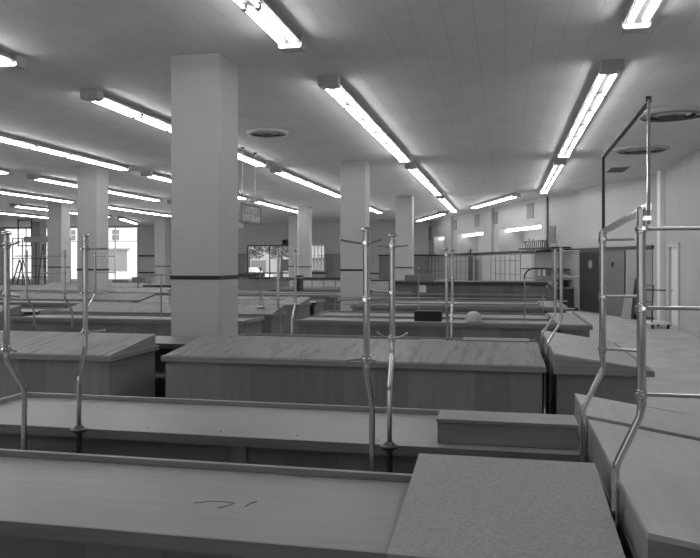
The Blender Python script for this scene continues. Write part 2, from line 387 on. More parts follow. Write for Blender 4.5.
# ---------------------------------------------------------------- counters
def counter(label, x0, x1, y0, y1, kind='tray', rims='far', lid_h=.07, high='back', face='face', topm=None, openface=None, z=.85, group='wooden display counters', name='display_counter', stiles=None, i=.035):
    """local frame at the middle of the footprint; front = towards the camera"""
    cx, cy = (x0+x1)/2, (y0+y1)/2; w, d = (x1-x0)/2, (y1-y0)/2
    t = thing(name, label, 'counter', (cx, cy, 0), 0, group)
    MB().box(-w+.08, w-.08, -d+.09, d-.09, 0, .1).build('plinth', 'dark', t)
    zt = z-.053 if kind == 'tray' else z-.05
    if openface:      # open shelving towards the gap or the camera
        m = MB().box(-w+i, w-i, -.0, d-i, .1, zt) if openface == 'front' else MB().box(-w+i, w-i, -d+i, 0, .1, zt)
        m.build('carcass', face, t)
        ya, yb = (-d+i, 0) if openface == 'front' else (0, d-i)
        n = max(1, int(round(2*w/1.15)))
        for k in range(n+1):
            x = -w+i+(2*w-2*i-.04)*k/n
            MB().box(x, x+.04, ya, yb, .1, zt).build('upright', 'facey', t)
        MB().box(-w+i+.04, w-i-.04, ya+.02, yb, .42, .445).build('shelf', 'top', t)
        MB().box(-w+i+.04, w-i-.04, ya, yb, .1, .125).build('bottom_shelf', 'top', t)
    else:
        MB().box(-w+i, w-i, -d+i, d-i, .1, zt).build('carcass', face, t)
        for q in (stiles or ()): MB().box(q-.03, q+.03, -d+i-.02, -d+i, .1, zt).build('stile', 'rim', t)
    if kind == 'tray':
        MB().box(-w, w, -d, d, zt, zt+.028).build('top', topm or 'top', t, bevel=.003)
        r = .028; zz = z+.0
        if 'far' in rims: MB().box(-w, w, d-r, d, zt+.028, zz+.005).build('rim', 'rimlight', t, bevel=.003)
        if 'near' in rims: MB().box(-w, w, -d, -d+r, zt+.028, zz).build('rim', 'rimlight', t, bevel=.003)
        if 'left' in rims: MB().box(-w, -w+r, -d+r, d-r, zt+.028, zz+.005).build('rim', 'rimlight', t)
        if 'right' in rims: MB().box(w-r, w, -d+r, d-r, zt+.028, zz+.005).build('rim', 'rimlight', t)
        MB().box(-w-.004, w+.004, -d-.012, -d, zt-.02, zt+.03).build('edge_band', 'darkwood' if openface == 'front' else 'rim', t)
    else:
        MB().box(-w, w, -d, d, zt, z).build('rim', 'rim', t, bevel=.004)
        e = .03
        hb = {'back': (.006, .006, lid_h, lid_h), 'front': (lid_h, lid_h, .006, .006), 'left': (lid_h, .006, .006, lid_h), 'right': (.006, lid_h, lid_h, .006)}[high]
        P = [(-w+e, -d+e), (w-e, -d+e), (w-e, d-e), (-w+e, d-e)]
        MB().hexa([(x, y, z) for x, y in P], [(x, y, z+h) for (x, y), h in zip(P, hb)]).build('lid', topm or 'lid', t)
    return t
LO = -3.26
# island in the foreground
tb = counter('long foreground counter with a smooth pale top at the bottom left', LO, .335, 2.27, 3.045, 'tray', 'far left', topm='top')
t2 = counter('long rimmed counter behind the foreground one, low wooden box on its right end', LO, .375, 3.62, 4.42, 'tray', 'far left', stiles=(.07, 1.45), i=.012)
# small screws on the near edge of the second counter
m = MB()
for k in range(9): m.lathe((-1.7+k*.42, -.456, .862), [(.004, 0), (.004, .003)], 8, 'Y')
m.build('screws', 'steel', t2)
# end displays whose lids fall towards the right
def end_display(label, x0, x1, y0, y1, zl=.985, zr=.865, front=True, name='end_display'):
    t = thing(name, label, 'counter', ((x0+x1)/2, (y0+y1)/2, 0), 0, 'sloping end displays'); w, d = (x1-x0)/2, (y1-y0)/2
    MB().box(-w+.1, w-.1, -d+.1, d-.1, 0, .1).build('plinth', 'dark', t)
    MB().box(-w+.03, w-.03, -d+.04, d-.02, .1, .79).build('carcass', 'face', t)
    b = .79
    MB().box(-w, w+.03, -d, d, b, b+.05).build('rim', 'rim', t, bevel=.004)
    P = [(-w+.005, -d+.02), (w-.03, -d+.02), (w-.03, d-.005), (-w+.005, d-.005)]
    MB().hexa([(x, y, b+.04) for x, y in P], [(P[0][0], P[0][1], zl-.018), (P[1][0], P[1][1], zr-.012), (P[2][0], P[2][1], zr-.012), (P[3][0], P[3][1], zl-.018)]).build('wedge', 'box', t)
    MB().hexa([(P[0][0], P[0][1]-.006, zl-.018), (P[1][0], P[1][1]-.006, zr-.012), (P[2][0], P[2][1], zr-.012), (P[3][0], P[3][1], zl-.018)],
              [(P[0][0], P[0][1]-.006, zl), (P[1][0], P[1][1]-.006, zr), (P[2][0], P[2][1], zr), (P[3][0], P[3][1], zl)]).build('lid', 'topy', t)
    return t
end_display('sloping end display in the right foreground, near long section', .392, 1.20, 2.16, 3.70, zl=.985, zr=.862)
end_display('short far section of the sloping end display in the right foreground', .392, 1.20, 3.73, 4.38, zl=.992, zr=.87)
# second island
counter('long lidded counter across the middle with streaked plank lid', LO, .35, 6.43, 7.42, 'lid', lid_h=.108)
counter('rear counter behind the streaked plank lid', LO, .35, 7.78, 8.7, 'tray', 'far left')
e2 = end_display('sloping end display of the middle island, beside the aisle', .41, 1.20, 6.45, 8.68, zl=.968, zr=.862)
counter('lidded counter at the left with a sloping plank lid, left of the dark shelf gap', -8.15, -3.70, 6.27, 7.27, 'lid', lid_h=.125)
counter('low linking counter with open dark shelves in front of the nearest column', -8.15, -3.30, 7.62, 8.44, 'tray', 'left', openface='front')
# islands farther back : (x0, x1, y0, kinds, words)
far = [(-3.26, .72, 11.0, 'tray', 'tray', 'third right-hand island'),
       (-8.15, -3.95, 10.6, 'tray', 'lid', 'third island left of the nearest column'),
       (-12.9, -8.6, 10.7, 'lid', 'tray', 'third island at the left edge'),
       (-3.26, .75, 15.2, 'tray', 'tray', 'fourth right-hand island'),
       (-8.15, -4.3, 14.9, 'lid', 'tray', 'fourth island left of the nearest column'),
       (-12.9, -8.6, 14.6, 'tray', 'lid', 'fourth island before the broad left column'),
       (-17.6, -13.3, 15.0, 'lid', 'tray', 'fourth island at the far left edge'),
       (-8.15, -4.3, 19.7, 'tray', 'tray', 'fifth island seen between the columns'),
       (-12.9, -8.6, 20.0, 'lid', 'tray', 'fifth island behind the broad left column'),
       (-17.6, -13.3, 19.6, 'tray', 'lid', 'fifth island left of the broad left column'),
       (-22.3, -18.0, 20.2, 'tray', 'tray', 'fifth island at the far left edge'),
       (-8.15, -4.3, 24.2, 'tray', 'tray', 'sixth island seen between the columns'),
       (-17.6, -13.3, 24.6, 'lid', 'tray', 'sixth island left of the nearest column'),
       (-22.3, -18.0, 24.4, 'tray', 'tray', 'sixth island by the far left window')]
for x0, x1, y0, k1, k2, wd in far:
    counter('near counter of the '+wd, x0, x1, y0, y0+.92, k1, 'near far right' if k1 == 'tray' else '', lid_h=.13)
    counter('rear counter of the '+wd, x0, x1, y0+1.35, y0+2.2, k2, 'far left right' if k2 == 'tray' else '', lid_h=.13, openface='front' if k2 == 'tray' else None)
t = counter('flat end counter of the third island beside the pale floor', .77, 1.24, 10.95, 13.9, 'tray', 'right near')
t = counter('flat end counter of the fourth island before the dark cabinet', .79, 1.25, 15.2, 18.2, 'tray', 'right near')

# ---------------------------------------------------------------- things lying on the foreground counters
pw = thing('plywood_lid', 'rough plywood sheet sloping on battens over the foreground counter', 'board', (0, 2.62, 0))
MB().hexa([(-.357, -.42, .835), (.355, -.42, .835), (.355, .435, .925), (-.357, .435, .925)], [(-.357, -.42, .851), (.355, -.42, .851), (.355, .435, .941), (-.357, .435, .941)]).build('sheet', 'ply', pw)
MB().box(-.34, .34, .36, .39, .8256, .918).build('batten', 'box', pw)
MB().box(-.34, .34, -.33, -.30, .8256, .844).build('batten', 'box', pw)
bx = thing('wooden_box', 'low plain wooden box on the right end of the rimmed counter', 'box', (.005, 3.825, .8255))
MB().box(-.345, .345, -.115, .115, 0, .108).build('box_body', 'box', bx, bevel=.003)
MB().box(-.35, .35, -.12, .12, .108, .126).build('box_lid', 'rimlight', bx, bevel=.002)
# pencil squiggle on the foreground top
pts = [(-.08, -.02), (-.03, .015), (.03, .022), (.075, .012), (.05, -.03), (.03, -.05)]
m = MB().tube([(x, y, 0) for x, y in pts], .0014, 5)
m.tube([(.125, -.012, 0), (.135, .03, 0), (.15, .05, 0)], .0018, 5)
tag(m.build('pencil_scribble', 'pencil', loc=(-1.09, 2.60, .8265)), 'dark pencil scribble on the pale foreground counter top', 'mark')
# boxes and boards behind the middle lid
tag(MB().box(-.36, .36, -.15, .15, 0, .075).build('flat_carton', 'box', loc=(-.10, 8.2, .8255)), 'flat wooden carton on the rear counter behind the plank lid', 'box')
tag(MB().box(-.2, .2, -.1, .1, 0, .055).build('flat_board', 'rim', loc=(-.75, 8.15, .8255)), 'short flat board left of the flat wooden carton', 'board')

# ---------------------------------------------------------------- chrome display posts
def arm_cross(m, z, l, r, a, droop=.012, rad=.0048):
    ca, sa = math.cos(a), math.sin(a)
    for s, q in ((-1, l), (1, r)):
        if q <= 0: continue
        m.tube([(s*q*k*ca, s*q*k*sa, z+droop*(k*k)) for k in (.08, .3, .55, .8, 1)], rad, 8)
        m.lathe((s*q*ca, s*q*sa, z+droop-.009), [(.003, 2e-3), (.0075, .005), (.0075, .013), (.003, .016)], 8)
def make_post(label, x, y, bend, arms, ztop=1.90, cap='mushroom', flange=True, kink=(1.14, 1.28), zb=.0, group='chrome display posts'):
    t = thing('display_post', label, 'post', (x, y, zb), 0, group); bxx, byy = bend
    zf = .845 if flange else .74
    MB().tube([(0, 0, 0), (0, 0, zf)], .016, 12).build('base_pipe', 'darksteel', t)
    if flange:
        MB().lathe((0, 0, zf), [(.025, -.02), (.046, -.004), (.048, .003), (.028, .008), (.018, .022)], 20).build('flange', 'darksteel', t)
    p = [(0, 0, zf), (0, 0, kink[0]-.03), (bxx*.06, byy*.06, kink[0]), (bxx*.94, byy*.94, kink[1]), (bxx, byy, kink[1]+.03), (bxx, byy, kink[1]+.12)]
    MB().tube(p, .0135, 14).build('bent_pipe', 'chrome', t)
    MB().tube([(bxx, byy, kink[1]+.08), (bxx, byy, ztop-.03)], .0152, 16).build('sleeve', 'chrome', t)
    if cap == 'collar':
        MB().lathe((bxx, byy, ztop-.03), [(.015, -.004), (.02, 0), (.02, .008), (.0155, .01), (.0155, .024), (.024, .027), (.024, .034), (.01, .038)], 16).build('cap', 'chrome', t)
    elif cap == 'mushroom':
        MB().lathe((bxx, byy, ztop-.03), [(.012, -.004), (.013, .014), (.027, .018), (.027, .022), (.018, .029), (.008, .033), (.003, .034)], 18).build('cap', 'chrome', t)
    else:
        MB().lathe((bxx, byy, ztop-.04), [(.017, 0), (.017, .03), (.012, .036)], 14).build('cap', 'chrome', t)
    for z, l, r, a, dr in arms:
        MB().lathe((bxx, byy, z), [(.0153, -.016), (.0185, -.014), (.0185, -.006), (.022, -.004), (.022, .004), (.0185, .006), (.0185, .014), (.0153, .016)], 16).build('clamp', 'chrome', t)
        MB().tube([(bxx+.0, byy-.02, z), (bxx, byy-.043, z)], [.005, .007], 8).build('clamp_screw', 'chrome', t)
        m = MB(); arm_cross(m, 0, l, r, a, dr, .0068 if cap == 'plug' else .0048)
        o = m.build('arm', 'steel', t); o.location = (bxx, byy, z)
    return t
AB = [(1.835, .11, .06, .06, .014), (1.595, .12, .06, .05, -.004), (1.34, .10, .045, .1, -.01)]
make_post('tallest chrome post left of centre front, bending over the foreground counter', -.578, 3.15, (0, -.13), AB, flange=False)
make_post('chrome post just right of centre, on a flange at the rimmed counter edge', -.558, 3.52, (-.005, .12), [(1.835, .075, .075, .0, .004), (1.60, .09, .09, 0, .0), (1.365, .075, .075, .0, .026)])
make_post('chrome post at the left standing on a flange of the rimmed counter', -2.266, 3.52, (.0, .06), [(1.828, .0, .13, .0, .0), (1.586, .30, .11, 0, .0), (1.37, .0, .11, .1, .01)], cap='collar')
make_post('chrome post at the very left picture edge', -2.33, 3.15, (0, -.13), AB, flange=False)
ra = [(1.86, .0, .13, -.05, .0), (1.595, .0, .16, -.05, .0), (1.35, .0, .15, -.06, -.006)]
make_post('right-hand chrome post under the sign frame, farther one', .355, 3.53, (.09, 0), ra, ztop=1.903, cap='plug', flange=False, kink=(1.07, 1.24))
rb = [(1.867, .0, .26, .0, .0), (1.597, .0, .26, -.04, .0), (1.30, .0, .2, .0, .0)]
make_post('right-hand chrome post under the sign frame, nearest the camera', .373, 2.62, (.083, 0), rb, ztop=1.945, cap='plug', flange=False, kink=(1.06, 1.225))
# sign holder frame carried by the right pair
sf = thing('sign_frame', 'tall empty metal sign frame standing on the two right posts', 'frame', (.478, 2.62, 1.93))
Ya, Yb = -.01, .91; za, zb_, zc, zd = .012, .377, -.035, .32   # near bottom/top, far bottom/top
def bar(p, q, wx, wz):
    P, Q = Vector(p), Vector(q); m = MB()
    b = [P+Vector((-wx, 0, -wz)), P+Vector((wx, 0, -wz)), Q+Vector((wx, 0, -wz)), Q+Vector((-wx, 0, -wz))]
    tt = [P+Vector((-wx, 0, wz)), P+Vector((wx, 0, wz)), Q+Vector((wx, 0, wz)), Q+Vector((-wx, 0, wz))]
    return m.hexa(b, tt)
bar((0, Ya, zb_), (-.03, Yb, zd), .009, .011).build('top_rail', 'darksteel', sf)
bar((0, Ya, za), (-.03, Yb, zc), .009, .012).build('bottom_rail', 'chrome', sf)
MB().tube([(0, Ya, za-.06), (0, Ya, zb_)], .006, 8).build('upright', 'chrome', sf)
MB().tube([(-.03, Yb, zc-.03), (-.03, Yb, zd)], .007, 8).build('upright', 'darksteel', sf)
MB().box(-.02, .008, Ya-.006, Ya+.006, -.035, -.02).build('bracket', 'chrome', sf)

# same posts on the second island
n_ = 0
for x, y, b, lab in [(-.58, 7.46, -.13, 'distant chrome post above the plank lid, right of centre, nearer of a pair'), (-.56, 7.74, .13, 'distant chrome post above the plank lid, right of centre, farther of a pair'),
                     (-2.36, 7.46, -.13, 'distant chrome post near the shop window, nearer of a pair'), (-2.33, 7.74, .13, 'distant chrome post near the shop window, farther of a pair')]:
    make_post(lab, x, y, (0, b), [(1.83, .10, .08, 0, .006), (1.58, .08, .08, 0, .0), (1.36, .08, .07, 0, .012)], group='chrome posts of the middle island')
make_post('chrome post with a bent foot beside the middle end display, farther one', .385, 7.85, (.13, 0), [(1.86, 0, .10, 0, 0), (1.62, .0, .12, 0, 0), (1.35, 0, .12, 0, 0)], cap='plug', flange=False, kink=(1.02, 1.2), group='chrome posts of the middle island')
make_post('chrome post with a bent foot beside the middle end display, nearer one', .385, 6.9, (.12, 0), [(1.86, 0, .16, 0, 0), (1.62, 0, .16, 0, 0), (1.33, 0, .12, 0, 0)], cap='plug', flange=False, kink=(1.02, 1.2), group='chrome posts of the middle island')
# left hand islands
stub = lambda l, r: [(1.83, l, r, 0, 0), (1.64, l, r, 0, .0), (1.42, l, r, 0, .0)]
make_post('slim chrome post just right of the left flanged post, stub arms to the right', -4.75, 7.50, (.0, .20), stub(0, .26), cap='plug', flange=False, kink=(1.2, 1.36), group='chrome posts on the left')
make_post('slim chrome post left of the left flanged post, stub arms to the left', -4.83, 7.37, (.0, -.15), stub(.26, 0), cap='plug', flange=False, kink=(1.2, 1.36), group='chrome posts on the left')
make_post('chrome post at the left picture edge behind the left plank lid', -5.38, 7.45, (.0, -.14), stub(.14, .1), cap='plug', flange=False, kink=(1.2, 1.36), group='chrome posts on the left')

# slim rod stands and rails on the third island
def rod_stand(label, x, y, z, h, kind='plain'):
    t = thing('rod_stand', label, 'stand', (x, y, z), 0, 'slim rod stands on the counters')
    MB().lathe((0, 0, 0), [(.07, 0), (.07, .008), (.03, .016), (.012, .02)], 18).build('base', 'steel', t)
    MB().tube([(0, 0, .01), (0, 0, h)], .011, 10).build('rod', 'steel', t)
    if kind == 'plain': MB().lathe((0, 0, h), [(.011, -.02), (.03, -.01), (.03, .01), (.008, .03)], 12).build('knob', 'steel', t)
    if kind == 'tee':
        MB().tube([(-.42, 0, h-.22), (-.42, 0, h-.10), (-.39, 0, h-.02), (-.33, 0, h), (.33, 0, h), (.39, 0, h-.02), (.42, 0, h-.10), (.42, 0, h-.2)], .01, 8).build('arm', 'steel', t)
    if kind == 'arch':
        MB().tube([(0, 0, h-.02), (.0, 0, h+.04), (.05, 0, h+.11), (.12, 0, h+.14), (.42, 0, h+.14)], .012, 8).build('arm', 'darksteel', t)
        for zz in (-.15, -.42): MB().tube([(-.01, 0, h+zz), (.09, 0, h+zz)], .014, 8).build('clamp', 'steel', t)
    return t
rod_stand('slim rod stand right of centre, before the black box', -1.50, 12.75, .8255, .82)
rod_stand('slim rod stand in front of the centre column', -2.42, 12.8, .8255, .80)
rod_stand('slim rod stand right of the nearest column', -4.35, 12.45, .944, .70)
rod_stand('rod stand with an arched arm at the right end of the third island', .30, 11.6, .8255, .70, 'arch')
rod_stand('rod stand with a wide bent top bar, left of the nearest column', -5.62, 11.1, .8255, .72, 'tee')
rr = thing('rail_rack', 'low rack of two long thin rails crossing behind the chrome posts', 'rack', (-1.4, 12.95, .8255))
for x in (-1.7, -.75, .35, 2.05): MB().tube([(x, .1, 0), (x, .1, .34)], .010, 8).build('upright', 'steel', rr)
for z in (.29, .16): MB().tube([(-1.8, .1, z), (2.1, .1, z)], .010, 8).build('rail', 'steel', rr)
rk = thing('rail_rack', 'low two-rail rack just right of the nearest column', 'rack', (-5.3, 12.6, .962))
for x in (-.9, 0, .95): MB().tube([(x, 0, 0), (x, 0, .3)], .010, 8).build('upright', 'steel', rk)
for z in (.26, .12): MB().tube([(-.95, 0, z), (1.0, 0, z)], .012, 8).build('rail', 'steel', rk)
# objects on the third island
tag(MB().box(-.215, .215, -.12, .12, 0, .16).build('black_box', 'black', loc=(-1.20, 11.55, .8255), bevel=.004), 'shallow matt black box on the third island', 'box')
cp = thing('cloth_cap', 'pale crumpled cap lying on the counter right of centre', 'hat', (-.48, 11.4, .8255))
m = MB(); pr = [(.12, .0), (.125, .04), (.115, .095), (.085, .14), (.04, .16), (.004, .163)]
m.lathe((0, 0, .008), pr, 20); m.build('crown', 'cloth', cp)
MB().lathe((.03, -.05, 0), [(.14, 0), (.15, .006), (.12, .016)], 20).build('brim', 'dark', cp)
tag(MB().box(-.09, .09, -.004, .004, 0, .2).build('paper_sheet', 'paper', loc=(-2.19, 19.595, .95)), 'white paper sheet fixed on the face of the raised counter', 'paper')
# raised service counter at the back
rc = thing('service_counter', 'raised dark-rimmed service counter in the background right of centre', 'counter', (-1.25, 20.2, 0))
MB().box(-2.25, 2.3, -.6, .5, .1, 1.18).build('carcass', 'face', rc); MB().box(-2.2, 2.25, -.5, .4, 0, .1).build('plinth', 'dark', rc)
MB().box(-2.3, 2.35, -.68, .55, 1.18, 1.25).build('top', 'darkwood', rc, bevel=.006)
MB().box(-2.25, 2.3, -.64, -.6, .88, .93).build('ledge', 'rimlight', rc)
MB().hexa([(0, 0, 0), (.62, 0, 0), (.62, .06, 0), (0, .06, 0)], [(0, 0, 1.2), (.05, 0, 1.2), (.05, .06, 1.2), (0, .06, 1.2)]).build('end_panel', 'facey', rc, loc=(2.36, -.6, 0))
for x, w_, h_, lab in [(-3.25, .3, .12, 'flat grey carton on the left end of the service counter'), (-2.35, .8, .17, 'long low carton on the service counter above the white paper sheet')]:
    tag(MB().box(-w_/2, w_/2, -.15, .15, 0, h_).build('carton', 'grey', loc=(x, 20.2, 1.25), bevel=.005), lab, 'box', 'cartons on the service counter')
tag(MB().box(-.25, .25, -.2, .2, 0, .20).build('carton', 'grey', loc=(-2.86, 16.8, .8255), bevel=.004), 'grey carton beneath the pale tapered bin in the centre', 'box')
bn = thing('bin', 'pale tapered bin on a grey carton between the two central chrome posts', 'bin', (-2.86, 16.8, 1.0257))
MB().hexa([(-.15, -.12, 0), (.15, -.12, 0), (.15, .12, 0), (-.15, .12, 0)], [(-.2, -.15, .30), (.2, -.15, .30), (.2, .15, .30), (-.2, .15, .30)]).build('body', 'lightgrey', bn)
MB().box(-.21, .21, -.16, .16, .30, .33).build('rim', 'dark', bn)
# refrigerated case row along the back, panels with pale squares
rf = thing('refrigerated_case', 'low case with a row of pale square panels below the small window', 'case', (-9.0, 30.6, 0))
MB().box(-2.0, 3.2, -.5, .5, 0, .55).build('carcass', 'grey', rf); MB().box(-2.0, 3.2, -.4, .5, .55, 1.05).build('back_box', 'grey', rf)
for k in range(5): MB().box(-.2+k*.52, .27+k*.52, -.43, -.40, .60, 1.0).build('panel', 'lightgrey', rf)
MB().box(-2.05, 3.25, -.52, .55, 1.05, 1.12).build('top', 'darkwood', rf)
tag(MB().box(-.09, .09, -.25, .25, 0, 1.35).build('dark_cabinet', 'black', loc=(-6.58, 22.6, 0), bevel=.01), 'narrow black cabinet behind the posts near the shop window', 'cabinet')
dk = thing('checkout_desk', 'dark desk top seen just right of the nearest column', 'desk', (-11.3, 32.2, 0))
MB().box(-1.1, .0, -.5, .5, .0, 1.1).build('body', 'grey', dk); MB().box(-1.25, .08, -.6, .6, 1.1, 1.26).build('top', 'dark', dk)
# hooks and ornaments above, wall shelves
def wallthing(name, label, cat, x, y, z, group=None):
    v = Vector((math.cos(WA), math.sin(WA))); n = Vector((-math.sin(WA), math.cos(WA)))
    p = Vector(WP)+v*x+n*y
    return thing(name, label, cat, (p.x, p.y, z), WA, group)
t = wallthing('shelf_rack', 'upper shelf board of the rack left of the dark doors', 'shelf', 5.9, .05, 2.30)
MB().box(-1.6, 1.6, .02, .75, 0, .05).build('board', 'darkwood', t)
for x in (-1.5, 0, 1.5): MB().tube([(x, .72, -2.3), (x, .72, .0)], .022, 8).build('upright', 'steel', t)
MB().box(-1.6, 1.6, .05, .7, -.80, -.76).build('board', 'darkwood', t)
MB().box(-1.6, 1.6, .05, .6, -1.18, -1.15).build('board', 'grey', t)
t = wallthing('wire_hook_row', 'row of small bent wire hooks standing on the upper wall shelf', 'hooks', 6.95, .3, 2.35)
MB().box(-1.1, 1.1, -.03, .03, -.07, .02).build('base_bar', 'steel', t)
for k in range(12):
    x = -1.05+k*.19; a = random.uniform(.1, .25)
    MB().tube([(x, 0, .0), (x+.01, 0, .18), (x+a*.5, .0, .30), (x+a, 0, .24+.16*random.random())], .022, 6).build('hook', 'darksteel', t)
t = wallthing('wire_stand', 'thin wire A-shaped stand on the upper wall shelf', 'stand', 5.0, .4, 2.35)
MB().tube([(-.35, 0, 0), (-.05, 0, .72), (.35, 0, 0)], .010, 6).build('wire', 'steel', t)
MB().tube([(-.6, .02, 0), (-.42, .02, .45), (-.2, .02, 0)], .010, 6).build('wire', 'steel', t)
t = wallthing('low_cabinet', 'low dark cabinet under the wall shelves', 'cabinet', 4.95, .06, 0)
MB().box(-.8, .8, 0, .62, .06, .80).build('body', 'dark', t); MB().box(-.85, .85, 0, .66, .80, .85).build('top', 'grey', t)
MB().box(-.05, -.02, .62, .63, .1, .78).build('door_gap', 'black', t)
MB().box(-.7, .7, 0.05, .6, 0, .06).build('plinth', 'black', t)
t = wallthing('radio', 'small dark box with a round dial on the low cabinet', 'box', 4.75, .3, .85)
MB().box(-.2, .2, -.12, .12, 0, .26).build('case', 'dark', t); MB().lathe((0, .12, .14), [(.06, 0), (.06, .012)], 16, 'Y').build('dial', 'lightgrey', t)
t = wallthing('carton', 'pale carton left of the small dark box on the low cabinet', 'box', 5.35, .3, .85)
MB().box(-.22, .22, -.12, .12, 0, .17).build('body', 'lightgrey', t)
t = wallthing('low_platform', 'low flat platform on the floor before the dark cabinet', 'platform', 4.9, 1.2, 0)
MB().box(-.9, .9, -.4, .4, .05, .11).build('deck', 'darkwood', t); MB().box(-.8, .8, -.3, .3, 0, .05).build('base', 'black', t)
for k, x in enumerate((-.16, .16)):
    o = tag(MB().box(-.02, .02, -.003, .003, -.05, .05).build('tag_card', 'paper', loc=(.56+x*.22, 11.6, 1.60)), ['left of two bright white cards hanging from the arched arm', 'right of two bright white cards hanging from the arched arm'][k], 'card', 'white cards on the arched arm')
# shelf standards (vertical bars) along the slanting wall
for i, (a, b) in enumerate([(8.6, 12.2), (13.6, 18.4), (19.6, 24.2)]):
    t = wallthing('wall_rack', ['nearest', 'middle', 'farthest'][i]+' open rack of thin bars along the slanting wall', 'rack', (a+b)/2, .26, 0, 'bar racks along the slanting wall')
    w = (b-a)/2; n = 6
    for k in range(n+1):
        x = -w+2*w*k/n; MB().tube([(x, 0, 0), (x, 0, 2.12)], .012, 6).build('upright', 'darksteel', t)
    for z in (1.25, 1.85): MB().tube([(-w, 0, z), (w, 0, z)], .011, 6).build('rail', 'darksteel', t)
    MB().box(-w, w, -.16, .02, .75, .8).build('shelf', 'lightgrey', t)
t = wallthing('wall_screen', 'narrow dark upright panel among the bar racks', 'panel', 15.0, .34, 0)
MB().box(-.32, .32, -.02, .02, 0, 2.1).build('panel', 'screen', t)
t = wallthing('star_ornament', 'spiky wire ornament on top of the narrow dark panel', 'ornament', 15.0, .34, 2.1)
m = MB()
for k in range(12):
    a = 2*PI*k/12; r = .34 if k % 2 else .24
    m.tube([(0, 0, .22), (math.cos(a)*r, .02*(-1)**k, .22+math.sin(a)*r*.62)], .018, 5)
m.tube([(0, 0, 0), (0, 0, .22)], .02, 6); m.build('spikes', 'darksteel', t)
# leaning board, trolley
t = wallthing('leaning_board', 'pale board leaning against the wall right of the dark doors', 'board', .3, .08, 0)
MB().hexa([(-.42, .20, 0), (.14, .20, 0), (.14, .22, 0), (-.42, .22, 0)][::-1], [(-.32, .0, 1.26), (.06, .0, 1.26), (.06, .02, 1.26), (-.32, .02, 1.26)][::-1]).build('board', 'ply', t)
tr = thing('platform_trolley', 'flat platform trolley with an upright handle by the right wall', 'trolley', (3.98, 20.8, 0), math.radians(6))
MB().box(-.24, .24, -.48, .48, .12, .18).build('deck', 'white', tr, bevel=.008)
for x in (-.2, .2):
    for y in (-.42, .42):
        MB().lathe((x-.02, y, .055), [(.055, 0), (.055, .04)], 14, 'X').build('caster', 'rubber', tr)
        MB().box(x-.03, x+.03, y-.02, y+.02, .08, .13).build('caster_fork', 'darksteel', tr)
MB().tube([(-.22, -.42, .17), (-.18, -.42, 1.15), (-.18, .42, 1.15), (-.22, .42, .17)], .02, 8).build('handle', 'dark', tr)
MB().tube([(-.2, -.42, .7), (-.2, .42, .7)], .015, 8).build('crossbar', 'dark', tr)
hr = tag(MB().tube([(4.45, 21.8, .98), (3.95, 22.0, .98)], .02, 8).tube([(3.95, 22.0, 0.01), (3.95, 22.0, 1.0)], .02, 8).build('rail_post', 'darksteel'), 'short dark rail and post beside the white pier', 'rail')
cb = tag(MB().tube([(1.9, 7.4, .012), (2.2, 8.1, .012), (2.0, 8.9, .012), (1.6, 9.3, .012)], .012, 6).build('cable', 'dark'), 'dark cable lying on the pale floor at the right', 'cable')

# ---------------------------------------------------------------- hanging sign
sg = thing('hanging_sign', 'small hanging sign with two lines of pale reversed lettering', 'sign', (-5.88, 16.05, 3.1))
MB().box(-.05, .05, -.68, .68, -.42, .02).build('board', 'signgrey', sg, bevel=.01)
fm = MB().box(.05, .06, -.68, .68, -.02, .02).box(.05, .06, -.68, .68, -.42, -.395).box(.05, .06, -.68, -.65, -.395, -.02).box(.05, .06, .65, .68, -.395, -.02)
fm.build('frame', 'darksteel', sg)
for y in (-.45, .40): MB().tube([(0, y, 0.0), (0, y, HC-3.1)], .009, 8).build('rod', 'steel', sg); MB().lathe((0, y, HC-3.1-.04), [(.02, 0), (.06, .04)], 14).build('canopy', 'darksteel', sg)
# letters: strokes on a 2 x 3 grid, mirrored as in the photograph
GL = {'S': [(1, 2, 0, 2), (0, 2, 0, 1), (0, 1, 1, 1), (1, 1, 1, 0), (1, 0, 0, 0)], 'A': [(0, 0, .5, 2), (.5, 2, 1, 0), (.25, .8, .75, .8)], 'R': [(0, 0, 0, 2), (0, 2, 1, 2), (1, 2, 1, 1), (1, 1, 0, 1), (.4, 1, 1, 0)],
      'D': [(0, 0, 0, 2), (0, 2, .7, 2), (.7, 2, 1, 1.5), (1, 1.5, 1, .5), (1, .5, .7, 0), (.7, 0, 0, 0)], 'Y': [(0, 2, .5, 1), (1, 2, .5, 1), (.5, 1, .5, 0)], 'O': [(0, 0, 0, 2), (0, 2, 1, 2), (1, 2, 1, 0), (1, 0, 0, 0)],
      'I': [(.5, 0, .5, 2)], 'T': [(0, 2, 1, 2), (.5, 0, .5, 2)], 'M': [(0, 0, 0, 2), (0, 2, .5, 1), (.5, 1, 1, 2), (1, 2, 1, 0)], 'B': [(0, 0, 0, 2), (0, 2, .9, 1.9), (.9, 1.9, .9, 1), (0, 1, 1, 1), (1, 1, 1, 0), (1, 0, 0, 0)],
      'V': [(0, 2, .5, 0), (.5, 0, 1, 2)]}
def line(txt, z, h, y0, y1):
    m = MB(); n = len(txt); cw = (y1-y0)/n
    for i, ch in enumerate(txt):
        for ax, az, bx, bz in GL[ch]:
            p = [(.056, y0+cw*(i+.14+.68*ax), z+az*h/2), (.056, y0+cw*(i+.14+.68*bx), z+bz*h/2)]
            m.tube(p, .010, 5)
    return m.build('lettering', 'paper', sg)
line('IVTOI', -.175, .13, -.40, .45); line('YAROBAM', -.365, .13, -.55, .60)
MB().box(-.09, .0, -.66, -.40, -.54, -.42).build('lamp_box', 'lightgrey', sg)

